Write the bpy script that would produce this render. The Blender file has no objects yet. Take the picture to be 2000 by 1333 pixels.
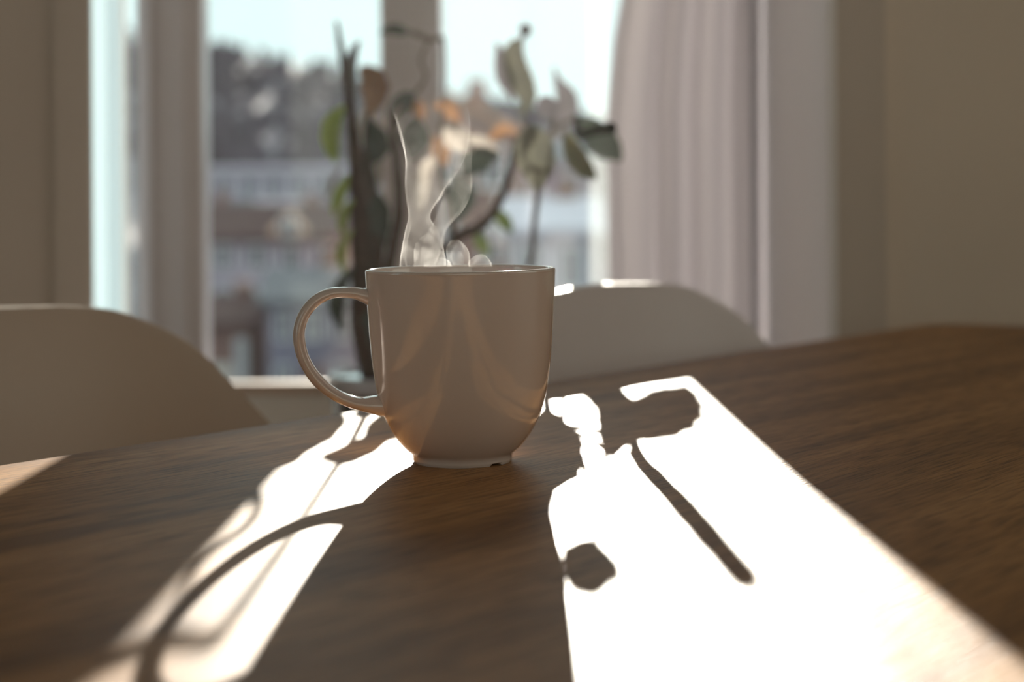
import bpy, bmesh, math, random
from mathutils import Vector, Matrix, noise

random.seed(7)
S = bpy.context.scene
COL = S.collection
R = math.radians

# ------------------------------------------------------------------ camera
F = 3500.0                      # focal length in pixels of the 2000 px wide frame
PX0, PY0 = 1000.0, 380.0        # where the optical axis meets the picture (horizon height)
EYE = Vector((0.0, 0.0, 0.8756))
TABLE_Z = 0.75
MUG_D = 0.8446                  # distance of the mug's axis
ROLL = R(-0.4)
cam_d = bpy.data.cameras.new('camera')
cam = bpy.data.objects.new('camera', cam_d)
COL.objects.link(cam)
cam.matrix_world = Matrix.Translation(EYE) @ Matrix.Rotation(R(90), 4, 'X') @ Matrix.Rotation(ROLL, 4, 'Z')
cam_d.sensor_width = 36.0
cam_d.lens = F * 36.0 / 2000.0
cam_d.shift_y = -(666.5 - PY0) / 2000.0
cam_d.clip_start = 0.02
cam_d.clip_end = 3000
cam_d.dof.use_dof = True
cam_d.dof.focus_distance = MUG_D - 0.03
cam_d.dof.aperture_fstop = cam_d.lens / 9.6
S.camera = cam
CR = Vector((math.cos(ROLL), 0, math.sin(ROLL)))
CU = Vector((-math.sin(ROLL), 0, math.cos(ROLL)))


def at(px, py, d):
    """world point seen at pixel (px, py) at distance d along the view"""
    return EYE + d * (Vector((0, 1, 0)) + CR * ((px - PX0) / F) - CU * ((py - PY0) / F))


def X(px, d):
    return (px - PX0) / F * d


# ------------------------------------------------------------------ sky, sun, exposure
W = bpy.data.worlds.new('sky')
S.world = W
W.use_nodes = True
bg = W.node_tree.nodes['Background']
bg.inputs['Color'].default_value = (0.80, 1.0, 1.0, 1)
bg.inputs['Strength'].default_value = 1.12

sun_d = bpy.data.lights.new('sun', 'SUN')
sun = bpy.data.objects.new('sun', sun_d)
COL.objects.link(sun)
sun_d.energy = 17.0
sun_d.color = (1.0, 0.90, 0.78)
sun_d.angle = R(0.26)
SUN_TAN = 0.204
to_sun = Vector((0.0075, 1.0, SUN_TAN)).normalized()
sun.rotation_euler = to_sun.to_track_quat('Z', 'Y').to_euler()
sun.location = to_sun * 30 + Vector((0, 0, 1))

S.view_settings.view_transform = 'Standard'
S.view_settings.look = 'None'
S.view_settings.exposure = 0.0
S.view_settings.gamma = 1.0
S.view_settings.use_curve_mapping = False
cy = S.cycles
cy.use_denoising = True
cy.max_bounces = 9
cy.diffuse_bounces = 5
cy.glossy_bounces = 4
cy.transmission_bounces = 6
cy.transparent_max_bounces = 32
cy.volume_bounces = 1
cy.sample_clamp_indirect = 4.0
cy.caustics_reflective = False
cy.caustics_refractive = False
cy.blur_glossy = 0.3


# ------------------------------------------------------------------ materials
def new_mat(name):
    m = bpy.data.materials.new(name)
    m.use_nodes = True
    nt = m.node_tree
    return m, nt, nt.nodes['Principled BSDF'], nt.nodes['Material Output']


def paint(name, col, rough=0.5, var=0.06, scale=6.0, bump=0.0, bscale=120.0, coat=0.0, spec=0.5, metal=0.0):
    m, nt, b, o = new_mat(name)
    L = nt.links
    tc = nt.nodes.new('ShaderNodeTexCoord')
    n = nt.nodes.new('ShaderNodeTexNoise')
    n.inputs['Scale'].default_value = scale
    n.inputs['Detail'].default_value = 4
    L.new(tc.outputs['Object'], n.inputs['Vector'])
    r = nt.nodes.new('ShaderNodeValToRGB')
    r.color_ramp.elements[0].color = (*[max(0, c * (1 - var)) for c in col], 1)
    r.color_ramp.elements[1].color = (*[min(1, c * (1 + var)) for c in col], 1)
    r.color_ramp.elements[0].position = 0.3
    r.color_ramp.elements[1].position = 0.7
    L.new(n.outputs['Fac'], r.inputs['Fac'])
    L.new(r.outputs['Color'], b.inputs['Base Color'])
    b.inputs['Roughness'].default_value = rough
    b.inputs['Specular IOR Level'].default_value = spec
    b.inputs['Metallic'].default_value = metal
    b.inputs['Coat Weight'].default_value = coat
    b.inputs['Coat Roughness'].default_value = 0.04
    if bump:
        n2 = nt.nodes.new('ShaderNodeTexNoise')
        n2.inputs['Scale'].default_value = bscale
        n2.inputs['Detail'].default_value = 3
        L.new(tc.outputs['Object'], n2.inputs['Vector'])
        bp = nt.nodes.new('ShaderNodeBump')
        bp.inputs['Strength'].default_value = bump
        bp.inputs['Distance'].default_value = 0.002
        L.new(n2.outputs['Fac'], bp.inputs['Height'])
        L.new(bp.outputs['Normal'], b.inputs['Normal'])
    return m


def wood_table():
    m, nt, b, o = new_mat('oiled_oak')
    L = nt.links
    tc = nt.nodes.new('ShaderNodeTexCoord')
    mp = nt.nodes.new('ShaderNodeMapping')
    mp.inputs['Scale'].default_value = (1.6, 22.0, 22.0)
    L.new(tc.outputs['Object'], mp.inputs['Vector'])
    big = nt.nodes.new('ShaderNodeTexNoise')
    big.inputs['Scale'].default_value = 1.0
    big.inputs['Detail'].default_value = 7
    big.inputs['Roughness'].default_value = 0.62
    big.inputs['Distortion'].default_value = 0.9
    L.new(mp.outputs['Vector'], big.inputs['Vector'])
    mp2 = nt.nodes.new('ShaderNodeMapping')
    mp2.inputs['Scale'].default_value = (34.0, 760.0, 60.0)
    L.new(tc.outputs['Object'], mp2.inputs['Vector'])
    fine = nt.nodes.new('ShaderNodeTexNoise')
    fine.inputs['Scale'].default_value = 1.0
    fine.inputs['Detail'].default_value = 5
    fine.inputs['Distortion'].default_value = 0.4
    L.new(mp2.outputs['Vector'], fine.inputs['Vector'])
    r = nt.nodes.new('ShaderNodeValToRGB')
    e = r.color_ramp.elements
    e[0].position, e[0].color = 0.30, (0.190, 0.078, 0.020, 1)
    e[1].position, e[1].color = 0.72, (0.58, 0.31, 0.11, 1)
    k = e.new(0.5)
    k.color = (0.40, 0.19, 0.055, 1)
    L.new(big.outputs['Fac'], r.inputs['Fac'])
    r2 = nt.nodes.new('ShaderNodeValToRGB')
    r2.color_ramp.elements[0].position, r2.color_ramp.elements[0].color = 0.36, (0.36, 0.32, 0.28, 1)
    r2.color_ramp.elements[1].position, r2.color_ramp.elements[1].color = 0.52, (1, 1, 1, 1)
    L.new(fine.outputs['Fac'], r2.inputs['Fac'])
    mx = nt.nodes.new('ShaderNodeMix')
    mx.data_type = 'RGBA'
    mx.blend_type = 'MULTIPLY'
    mx.inputs['Factor'].default_value = 0.9
    L.new(r.outputs['Color'], mx.inputs['A'])
    L.new(r2.outputs['Color'], mx.inputs['B'])
    L.new(mx.outputs['Result'], b.inputs['Base Color'])
    rr = nt.nodes.new('ShaderNodeMapRange')
    rr.inputs['To Min'].default_value = 0.52
    rr.inputs['To Max'].default_value = 0.40
    L.new(fine.outputs['Fac'], rr.inputs['Value'])
    L.new(rr.outputs['Result'], b.inputs['Roughness'])
    b.inputs['Specular IOR Level'].default_value = 0.16
    bp = nt.nodes.new('ShaderNodeBump')
    bp.inputs['Strength'].default_value = 0.6
    bp.inputs['Distance'].default_value = 0.0006
    L.new(fine.outputs['Fac'], bp.inputs['Height'])
    L.new(bp.outputs['Normal'], b.inputs['Normal'])
    return m


def cloth(name, col, trans):
    """woven cloth: part of the light is thrown back, part comes through"""
    m, nt, b, o = new_mat(name)
    nt.nodes.remove(b)
    L = nt.links
    tc = nt.nodes.new('ShaderNodeTexCoord')
    wv = nt.nodes.new('ShaderNodeTexNoise')
    wv.inputs['Scale'].default_value = 700
    L.new(tc.outputs['Object'], wv.inputs['Vector'])
    bp = nt.nodes.new('ShaderNodeBump')
    bp.inputs['Strength'].default_value = 0.15
    bp.inputs['Distance'].default_value = 0.0005
    L.new(wv.outputs['Fac'], bp.inputs['Height'])
    d = nt.nodes.new('ShaderNodeBsdfDiffuse')
    d.inputs['Color'].default_value = (*col, 1)
    L.new(bp.outputs['Normal'], d.inputs['Normal'])
    t = nt.nodes.new('ShaderNodeBsdfTranslucent')
    t.inputs['Color'].default_value = (*[min(1, c * 1.02) for c in col], 1)
    mx = nt.nodes.new('ShaderNodeMixShader')
    mx.inputs['Fac'].default_value = trans
    L.new(d.outputs[0], mx.inputs[1])
    L.new(t.outputs[0], mx.inputs[2])
    L.new(mx.outputs[0], o.inputs['Surface'])
    return m


def voile_mat():
    """open-weave sheer: most light passes between the threads, the threads glow"""
    m, nt, b, o = new_mat('sheer_voile')
    nt.nodes.remove(b)
    t = nt.nodes.new('ShaderNodeBsdfTransparent')
    g = nt.nodes.new('ShaderNodeBsdfTranslucent')
    g.inputs['Color'].default_value = (0.70, 0.76, 0.76, 1)
    mx = nt.nodes.new('ShaderNodeMixShader')
    mx.inputs['Fac'].default_value = 0.19
    nt.links.new(t.outputs[0], mx.inputs[1])
    nt.links.new(g.outputs[0], mx.inputs[2])
    nt.links.new(mx.outputs[0], o.inputs['Surface'])
    return m


def leaf_mat(name, col, col2, trans=0.4):
    m, nt, b, o = new_mat(name)
    L = nt.links
    tc = nt.nodes.new('ShaderNodeTexCoord')
    n = nt.nodes.new('ShaderNodeTexNoise')
    n.inputs['Scale'].default_value = 28
    n.inputs['Detail'].default_value = 3
    L.new(tc.outputs['Object'], n.inputs['Vector'])
    r = nt.nodes.new('ShaderNodeValToRGB')
    r.color_ramp.elements[0].position, r.color_ramp.elements[0].color = 0.4, (*col, 1)
    r.color_ramp.elements[1].position, r.color_ramp.elements[1].color = 0.62, (*col2, 1)
    L.new(n.outputs['Fac'], r.inputs['Fac'])
    L.new(r.outputs['Color'], b.inputs['Base Color'])
    b.inputs['Roughness'].default_value = 0.42
    t = nt.nodes.new('ShaderNodeBsdfTranslucent')
    L.new(r.outputs['Color'], t.inputs['Color'])
    mx = nt.nodes.new('ShaderNodeMixShader')
    mx.inputs['Fac'].default_value = trans
    L.new(b.outputs[0], mx.inputs[1])
    L.new(t.outputs[0], mx.inputs[2])
    L.new(mx.outputs[0], o.inputs['Surface'])
    return m


def glass_mat(name='window_glass', tint=(0.985, 1.0, 0.995)):
    m, nt, b, o = new_mat(name)
    nt.nodes.remove(b)
    L = nt.links
    t = nt.nodes.new('ShaderNodeBsdfTransparent')
    t.inputs['Color'].default_value = (*tint, 1)
    g = nt.nodes.new('ShaderNodeBsdfGlossy')
    g.inputs['Roughness'].default_value = 0.02
    mx = nt.nodes.new('ShaderNodeMixShader')
    mx.inputs['Fac'].default_value = 0.05
    L.new(t.outputs[0], mx.inputs[1])
    L.new(g.outputs[0], mx.inputs[2])
    L.new(mx.outputs[0], o.inputs['Surface'])
    return m


def steam_mat():
    m, nt, b, o = new_mat('steam_vapour')
    nt.nodes.remove(b)
    L = nt.links
    tc = nt.nodes.new('ShaderNodeTexCoord')
    n = nt.nodes.new('ShaderNodeTexNoise')
    n.inputs['Scale'].default_value = 55
    n.inputs['Detail'].default_value = 4
    n.inputs['Distortion'].default_value = 1.2
    L.new(tc.outputs['Object'], n.inputs['Vector'])
    mr = nt.nodes.new('ShaderNodeMapRange')
    mr.inputs['From Min'].default_value = 0.36
    mr.inputs['From Max'].default_value = 0.68
    mr.inputs['To Min'].default_value = 0.05
    mr.inputs['To Max'].default_value = 1.0
    L.new(n.outputs['Fac'], mr.inputs['Value'])
    sp = nt.nodes.new('ShaderNodeSeparateXYZ')
    L.new(tc.outputs['Object'], sp.inputs['Vector'])
    up = nt.nodes.new('ShaderNodeMapRange')          # thins out as it rises
    up.inputs['From Min'].default_value = 0.015
    up.inputs['From Max'].default_value = 0.078
    up.inputs['To Min'].default_value = 1.0
    up.inputs['To Max'].default_value = 0.02
    L.new(sp.outputs['Z'], up.inputs['Value'])
    mu = nt.nodes.new('ShaderNodeMath')
    mu.operation = 'MULTIPLY'
    L.new(mr.outputs['Result'], mu.inputs[0])
    L.new(up.outputs['Result'], mu.inputs[1])
    mu2 = nt.nodes.new('ShaderNodeMath')
    mu2.operation = 'MULTIPLY'
    mu2.inputs[1].default_value = STEAM_DENSITY
    L.new(mu.outputs[0], mu2.inputs[0])
    v = nt.nodes.new('ShaderNodeVolumeScatter')
    v.inputs['Color'].default_value = (0.99, 0.97, 0.95, 1)
    v.inputs['Anisotropy'].default_value = 0.35
    L.new(mu2.outputs[0], v.inputs['Density'])
    L.new(v.outputs[0], o.inputs['Volume'])
    m.cycles.homogeneous_volume = False
    return m


STEAM_DENSITY = 105.0
M = dict(
    wall=paint('warm_wall_paint', (0.60, 0.52, 0.45), 0.85, 0.03, 3, 0.15, 90),
    wall_shell=paint('room_wall_paint', (0.66, 0.58, 0.50), 0.85, 0.03, 3),
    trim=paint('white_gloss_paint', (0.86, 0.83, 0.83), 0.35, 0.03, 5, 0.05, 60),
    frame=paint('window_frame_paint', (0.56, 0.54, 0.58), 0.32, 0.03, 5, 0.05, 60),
    apron=paint('pale_grey_apron_paint', (0.78, 0.78, 0.77), 0.5, 0.03, 5),
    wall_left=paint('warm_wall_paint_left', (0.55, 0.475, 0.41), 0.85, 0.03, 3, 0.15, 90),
    wall_right=paint('wall_paint_flare_lightened', (0.74, 0.635, 0.53), 0.85, 0.03, 3, 0.15, 90),  # same wall paint lightened for the flare on this side
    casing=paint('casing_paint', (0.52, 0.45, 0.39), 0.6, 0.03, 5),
    ceiling=paint('ceiling_paint', (0.74, 0.69, 0.63), 0.9, 0.02, 3),
    floor=paint('floor_boards', (0.30, 0.19, 0.11), 0.45, 0.25, 4),
    tan=paint('sill_wood', (0.55, 0.42, 0.33), 0.45, 0.12, 14),
    ceramic=paint('glazed_stoneware', (0.65, 0.575, 0.545), 0.05, 0.025, 14, 0.015, 40, 1.0, 0.7),
    coffee=paint('dark_coffee', (0.035, 0.016, 0.007), 0.05, 0.05, 20),
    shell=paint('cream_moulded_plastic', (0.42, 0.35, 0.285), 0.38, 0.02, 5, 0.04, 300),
    veil_shell=paint('veil_lightened_plastic', (0.78, 0.72, 0.74), 0.38, 0.02, 5, 0.04, 300),  # copy of the chair plastic lightened for the flare veil over it
    dowel=paint('beech_dowel', (0.52, 0.36, 0.21), 0.45, 0.15, 20),
    metal=paint('black_steel', (0.03, 0.03, 0.03), 0.35, 0.1, 20, metal=0.8),
    bark=paint('brown_bark', (0.060, 0.036, 0.026), 0.8, 0.35, 60, 0.5, 160),
    shadow_stem=paint('shadow_stem', (0.014, 0.011, 0.010), 0.9, 0.2, 60, spec=0.0),  # near black to keep sunlight off the shadow casting stem
    twig=paint('grey_green_twig', (0.17, 0.14, 0.12), 0.6, 0.25, 60),
    pot=paint('black_glazed_pot', (0.022, 0.019, 0.017), 0.22, 0.1, 12, coat=0.4),
    potrim=paint('grey_glazed_rim', (0.46, 0.46, 0.50), 0.10, 0.08, 12, coat=0.5),
    water=paint('dark_water', (0.03, 0.028, 0.026), 0.02, 0.2, 20, spec=1.0, coat=1.0),
    net=cloth('white_net_curtain', (0.71, 0.80, 0.84), 0.50),
    voile=voile_mat(),
    drape=cloth('pale_lilac_curtain', (0.72, 0.70, 0.72), 0.26),
    glass=glass_mat(),
    fill_glass=glass_mat('warm_fill_glass', (1.0, 0.90, 0.82)),  # tint added to warm the fill light from unseen windows
    table=wood_table(),
    steam=steam_mat(),
)
LEAF = dict(
    dark=leaf_mat('dark_green_leaf', (0.045, 0.060, 0.048), (0.075, 0.095, 0.080), 0.12),
    green=leaf_mat('fresh_green_leaf', (0.13, 0.19, 0.035), (0.19, 0.25, 0.055), 0.42),
    sunlit_green=leaf_mat('sunlit_green_leaf', (0.26, 0.36, 0.06), (0.36, 0.44, 0.10), 0.45),  # green lightened to look sunlit within the mullion's shade
    moss=leaf_mat('dull_green_leaf', (0.09, 0.13, 0.05), (0.13, 0.17, 0.06), 0.15),
    olive=leaf_mat('yellow_green_leaf', (0.12, 0.135, 0.075), (0.21, 0.20, 0.09), 0.25),
    grey=leaf_mat('grey_leaf', (0.17, 0.165, 0.18), (0.23, 0.22, 0.235), 0.15),  # random mix of two close greys
    sage=leaf_mat('sage_green_leaf', (0.14, 0.145, 0.115), (0.20, 0.20, 0.15), 0.20),
    orange=leaf_mat('withered_orange_leaf', (0.27, 0.14, 0.065), (0.34, 0.20, 0.11), 0.28),
    pale=leaf_mat('bright_spot_leaf', (0.42, 0.38, 0.34), (0.52, 0.47, 0.42), 0.32),  # pale tone stands in for bright spots among the leaves
)


# ------------------------------------------------------------------ mesh helpers
def link(name, bm, mat, parent=None, smooth=True, loc=None):
    me = bpy.data.meshes.new(name)
    bm.normal_update()
    bm.to_mesh(me)
    bm.free()
    if smooth:
        for p in me.polygons:
            p.use_smooth = True
    if mat:
        me.materials.append(mat)
    o = bpy.data.objects.new(name, me)
    COL.objects.link(o)
    if loc is not None:
        o.location = loc
    if parent:
        o.parent = parent
    return o


def empty(name, loc=(0, 0, 0), rz=0.0):
    o = bpy.data.objects.new(name, None)
    o.empty_display_size = 0.05
    COL.objects.link(o)
    o.location = loc
    o.rotation_euler = (0, 0, rz)
    return o


def tag(o, label, cat, group=None, kind=None):
    o['label'] = label
    o['category'] = cat
    if group:
        o['group'] = group
    if kind:
        o['kind'] = kind
    return o


def struct(o, label=None):
    o['kind'] = 'structure'
    if label:
        o['label'] = label
    return o


def box(bm, x0, x1, y0, y1, z0, z1, bevel=0.0):
    vs = [bm.verts.new(v) for v in ((x0, y0, z0), (x1, y0, z0), (x1, y1, z0), (x0, y1, z0),
                                    (x0, y0, z1), (x1, y0, z1), (x1, y1, z1), (x0, y1, z1))]
    fs = [bm.faces.new([vs[i] for i in f]) for f in ((3, 2, 1, 0), (4, 5, 6, 7), (0, 1, 5, 4), (1, 2, 6, 5), (2, 3, 7, 6), (3, 0, 4, 7))]
    if bevel:
        ed = list({e for f in fs for e in f.edges})
        bmesh.ops.bevel(bm, geom=ed, offset=bevel, segments=2, profile=0.6, affect='EDGES')


def boxobj(name, dims, mat, parent=None, bevel=0.0, loc=None):
    bm = bmesh.new()
    box(bm, *dims, bevel=bevel)
    return link(name, bm, mat, parent, smooth=False, loc=loc)


def prism(bm, pts, z0, z1):
    lo = [bm.verts.new((x, y, z0)) for x, y in pts]
    hi = [bm.verts.new((x, y, z1)) for x, y in pts]
    n = len(pts)
    bm.faces.new(lo[::-1])
    bm.faces.new(hi)
    for i in range(n):
        bm.faces.new((lo[i], lo[(i + 1) % n], hi[(i + 1) % n], hi[i]))


def catmull(pts, n):
    """smooth resampling of a list of equal-length tuples"""
    out = []
    k = len(pts)
    for i in range(k - 1):
        p0, p1, p2, p3 = pts[max(i - 1, 0)], pts[i], pts[i + 1], pts[min(i + 2, k - 1)]
        for j in range(n):
            t = j / n
            out.append(tuple(0.5 * (2 * b + (c - a) * t + (2 * a - 5 * b + 4 * c - d) * t * t + (3 * b - a - 3 * c + d) * t ** 3)
                             for a, b, c, d in zip(p0, p1, p2, p3)))
    out.append(tuple(pts[-1]))
    return out


def tube(bm, pts, seg=10, side=None, flat=1.0, lumps=0.0):
    """pts: (x, y, z, r) stations; optional elliptic section (side vector, flat = radius factor along side)"""
    rings = []
    n = len(pts)
    prev = None
    for i, p in enumerate(pts):
        c = Vector(p[:3])
        t = (Vector(pts[min(i + 1, n - 1)][:3]) - Vector(pts[max(i - 1, 0)][:3])).normalized()
        if side is not None:
            s = (side - t * side.dot(t)).normalized()
        else:
            ref = prev if prev is not None else (Vector((0, 1, 0)) if abs(t.y) < 0.9 else Vector((1, 0, 0)))
            s = (ref - t * ref.dot(t)).normalized()
            prev = s
        u = t.cross(s).normalized()
        ring = []
        for k in range(seg):
            a = 2 * math.pi * k / seg
            rr = p[3]
            if lumps:
                rr *= 1 + lumps * noise.noise(Vector((c.x * 60 + math.cos(a), c.z * 60, math.sin(a) + i)))
            fl = p[4] if len(p) > 4 else rr * flat
            ring.append(bm.verts.new(c + s * (math.cos(a) * fl) + u * (math.sin(a) * rr)))
        rings.append(ring)
    for a, b in zip(rings[:-1], rings[1:]):
        for k in range(seg):
            bm.faces.new((a[k], a[(k + 1) % seg], b[(k + 1) % seg], b[k]))
    bm.faces.new(rings[0][::-1])
    bm.faces.new(rings[-1])


def lathe(bm, prof, seg=96, closed=False):
    """prof: (r, z) list; r may be 0 at the ends"""
    rings = []
    for r, z in prof:
        if r < 1e-6:
            rings.append([bm.verts.new((0, 0, z))])
        else:
            rings.append([bm.verts.new((r * math.cos(2 * math.pi * k / seg), r * math.sin(2 * math.pi * k / seg), z)) for k in range(seg)])
    for a, b in zip(rings[:-1], rings[1:]):
        for k in range(seg):
            k2 = (k + 1) % seg
            if len(a) == 1 and len(b) == 1:
                continue
            if len(a) == 1:
                bm.faces.new((a[0], b[k2], b[k]))
            elif len(b) == 1:
                bm.faces.new((a[k], a[k2], b[0]))
            else:
                bm.faces.new((a[k], a[k2], b[k2], b[k]))
    return rings


# ------------------------------------------------------------------ room shell
YW, YB = 1.94, 2.50             # wall face towards the room; window plane at the back of the niche
XR = X(1632, YW)                # right reveal of the niche
XL0 = X(180, YW)                # left corner of the niche
RX, RY, RH = 2.5, -2.7, 2.6     # half width, back wall, ceiling height
SILL = 0.622
HEAD = 2.16

bm = bmesh.new(); box(bm, -RX, RX, RY, YB + 0.3, -0.1, 0); struct(link('floor', bm, M['floor'], smooth=False))
bm = bmesh.new(); box(bm, -RX, RX, RY, YB + 0.3, RH, RH + 0.1); struct(link('ceiling', bm, M['ceiling'], smooth=False))
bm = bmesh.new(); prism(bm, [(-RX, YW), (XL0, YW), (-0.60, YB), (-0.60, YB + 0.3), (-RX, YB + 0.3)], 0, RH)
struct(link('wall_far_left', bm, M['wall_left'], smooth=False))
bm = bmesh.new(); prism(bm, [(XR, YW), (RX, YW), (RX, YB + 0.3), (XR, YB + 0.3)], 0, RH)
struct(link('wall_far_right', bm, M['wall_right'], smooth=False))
bm = bmesh.new(); box(bm, -0.62, XR + 0.02, YB - 0.02, YB + 0.28, 0, SILL - 0.078); box(bm, -0.62, XR + 0.02, YB - 0.02, YB + 0.28, HEAD, RH)
struct(link('wall_far', bm, M['wall'], smooth=False))

# side and rear walls with window openings; right and rear ones added for fill light
WL = (0.20, 0.85, 0.52, 2.40)            # opening in the left wall: y0 y1 z0 z1
WB = (-1.0, 2.2, 0.20, 2.45)             # unseen fill light opening in the rear wall: x0 x1 z0 z1
bm = bmesh.new()
box(bm, -RX - 0.2, -RX, RY - 0.2, WL[0], 0, RH); box(bm, -RX - 0.2, -RX, WL[1], YB + 0.3, 0, RH)
box(bm, -RX - 0.2, -RX, WL[0], WL[1], 0, WL[2]); box(bm, -RX - 0.2, -RX, WL[0], WL[1], WL[3], RH)
struct(link('wall_left', bm, M['wall_shell'], smooth=False))
WR = (0.1, 1.6, 0.60, 2.40)              # opening added in the right wall for fill light
bm = bmesh.new()
box(bm, RX, RX + 0.2, RY - 0.2, WR[0], 0, RH); box(bm, RX, RX + 0.2, WR[1], YB + 0.3, 0, RH)
box(bm, RX, RX + 0.2, WR[0], WR[1], 0, WR[2]); box(bm, RX, RX + 0.2, WR[0], WR[1], WR[3], RH)
struct(link('wall_right', bm, M['wall_shell'], smooth=False))
bm = bmesh.new()
box(bm, -RX, WB[0], RY - 0.2, RY, 0, RH); box(bm, WB[1], RX, RY - 0.2, RY, 0, RH)
box(bm, WB[0], WB[1], RY - 0.2, RY, 0, WB[2]); box(bm, WB[0], WB[1], RY - 0.2, RY, WB[3], RH)
struct(link('wall_rear', bm, M['wall_shell'], smooth=False))

# trim boards round the niche
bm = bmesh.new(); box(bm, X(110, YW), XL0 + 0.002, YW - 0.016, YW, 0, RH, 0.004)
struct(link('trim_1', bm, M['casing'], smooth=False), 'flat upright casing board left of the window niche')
bm = bmesh.new(); box(bm, XR - 0.001, X(1728, YW), YW - 0.012, YW, 0, RH, 0.004)
struct(link('trim_2', bm, M['wall'], smooth=False), 'flat upright casing board right of the window niche')
bm = bmesh.new(); box(bm, XR - 0.010, XR, YW - 0.012, YB - 0.06, SILL - 0.3, RH, 0.003)
struct(link('trim_3', bm, M['trim'], smooth=False), 'pale panel lining the right side of the niche')
bm = bmesh.new(); box(bm, X(1735, YW), RX, YW - 0.014, YW, 0, 0.10, 0.003)
struct(link('baseboard_far', bm, M['trim'], smooth=False))

# window_1: the window of the photograph
win = struct(empty('window_1', (0, YB, SILL)), 'white framed window with a broad mullion at the back of the niche')


def wbox(name, x0, x1, y0, y1, z0, z1, mat, bevel=0.003, parent=win):
    return boxobj(name, (x0, x1, y0 - YB, y1 - YB, z0 - SILL, z1 - SILL), mat, parent, bevel)


PXL = (X(268, 2.43), X(397, 2.43))       # broad left post
MUL = (X(745, 2.43), X(862, 2.43))     # mullion
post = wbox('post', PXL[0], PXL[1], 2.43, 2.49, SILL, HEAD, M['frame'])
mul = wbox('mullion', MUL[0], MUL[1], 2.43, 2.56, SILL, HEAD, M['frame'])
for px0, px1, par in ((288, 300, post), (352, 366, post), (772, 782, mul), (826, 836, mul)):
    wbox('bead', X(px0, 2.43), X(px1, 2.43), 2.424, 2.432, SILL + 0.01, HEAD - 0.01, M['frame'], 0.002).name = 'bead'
bm = bmesh.new()                                        # unseen wedge added behind the mullion to widen its shadow
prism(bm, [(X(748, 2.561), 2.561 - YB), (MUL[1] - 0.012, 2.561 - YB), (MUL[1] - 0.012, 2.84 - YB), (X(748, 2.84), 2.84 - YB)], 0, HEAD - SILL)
link('mullion_shadow_wedge', bm, M['frame'], win, smooth=False)
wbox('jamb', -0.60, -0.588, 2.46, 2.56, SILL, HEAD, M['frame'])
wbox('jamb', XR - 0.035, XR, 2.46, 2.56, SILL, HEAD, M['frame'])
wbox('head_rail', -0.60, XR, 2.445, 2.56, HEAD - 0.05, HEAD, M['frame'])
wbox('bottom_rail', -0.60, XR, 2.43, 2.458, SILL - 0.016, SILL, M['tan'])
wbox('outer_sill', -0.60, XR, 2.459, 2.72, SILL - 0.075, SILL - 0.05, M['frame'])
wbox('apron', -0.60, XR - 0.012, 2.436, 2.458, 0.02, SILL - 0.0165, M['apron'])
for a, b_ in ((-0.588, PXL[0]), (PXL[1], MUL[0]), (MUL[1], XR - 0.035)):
    wbox('pane', a, b_, 2.446, 2.450, SILL + 0.0005, HEAD - 0.05, M['glass'], 0)


def plain_window(name, n, along, c0, c1, z0, z1, plane, label):
    """casement with frame, centre bar and panes in a wall along 'x' or 'y'"""
    w = struct(empty(name, (0, 0, 0)), label)

    def bar(nm, a, b_, za, zb, t0, t1, mat):
        d = (a, b_, plane + t0, plane + t1, za, zb) if along == 'x' else (plane + t0, plane + t1, a, b_, za, zb)
        if mat == M['fill_glass'] and name == 'window_2':
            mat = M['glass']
        boxobj(nm, d, mat, w, 0)
    f = 0.05
    bar('frame_side', c0, c0 + f, z0, z1, -0.04, 0.04, M['frame'])
    bar('frame_side', c1 - f, c1, z0, z1, -0.04, 0.04, M['frame'])
    bar('frame_rail', c0 + f, c1 - f, z0, z0 + f, -0.04, 0.04, M['frame'])
    bar('frame_rail', c0 + f, c1 - f, z1 - f, z1, -0.04, 0.04, M['frame'])
    st = (c1 - c0 - 2 * f) / n
    for i in range(n):
        a = c0 + f + i * st
        if i:
            bar('centre_bar', a - 0.025, a + 0.025, z0 + f, z1 - f, -0.03, 0.03, M['frame'])
        bar('pane', a + (0.025 if i else 0), a + st - (0.025 if i < n - 1 else 0), z0 + f, z1 - f, -0.003, 0.003, M['fill_glass'])
    return w


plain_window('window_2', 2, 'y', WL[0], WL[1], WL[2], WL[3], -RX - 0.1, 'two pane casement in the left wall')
plain_window('fill_window_right', 2, 'y', WR[0], WR[1], WR[2], WR[3], RX + 0.1, 'added two pane casement in the right wall for fill light')
plain_window('fill_window_rear', 3, 'x', WB[0], WB[1], WB[2], WB[3], RY - 0.1, 'added three pane casement in the rear wall for fill light')

# ------------------------------------------------------------------ outdoors
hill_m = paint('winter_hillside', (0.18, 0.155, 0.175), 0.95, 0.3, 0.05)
tree_m = paint('bare_winter_trees', (0.085, 0.068, 0.084), 0.95, 0.35, 0.2)  # violet put into the colour in place of distance haze


def hill_z(x, y):
    if y < 95:
        z = -9.5
    else:
        t = min(1.0, (y - 95) / 105.0)
        z = -9.5 + 9.0 * t * t * (3 - 2 * t)
    if y > 190:
        t = min(1.0, (y - 190) / 210.0)
        top = 19.5 - 0.205 * x + 1.6 * noise.noise(Vector((x * 0.03, 3.1, 0)))
        top = max(6.0, min(46.0, top))
        z = -0.5 + (top + 0.5) * (t ** 0.9)
    return z + 0.5 * noise.noise(Vector((x * 0.05, y * 0.05, 0))) * min(1, max(0, (y - 120) / 60))


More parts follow.
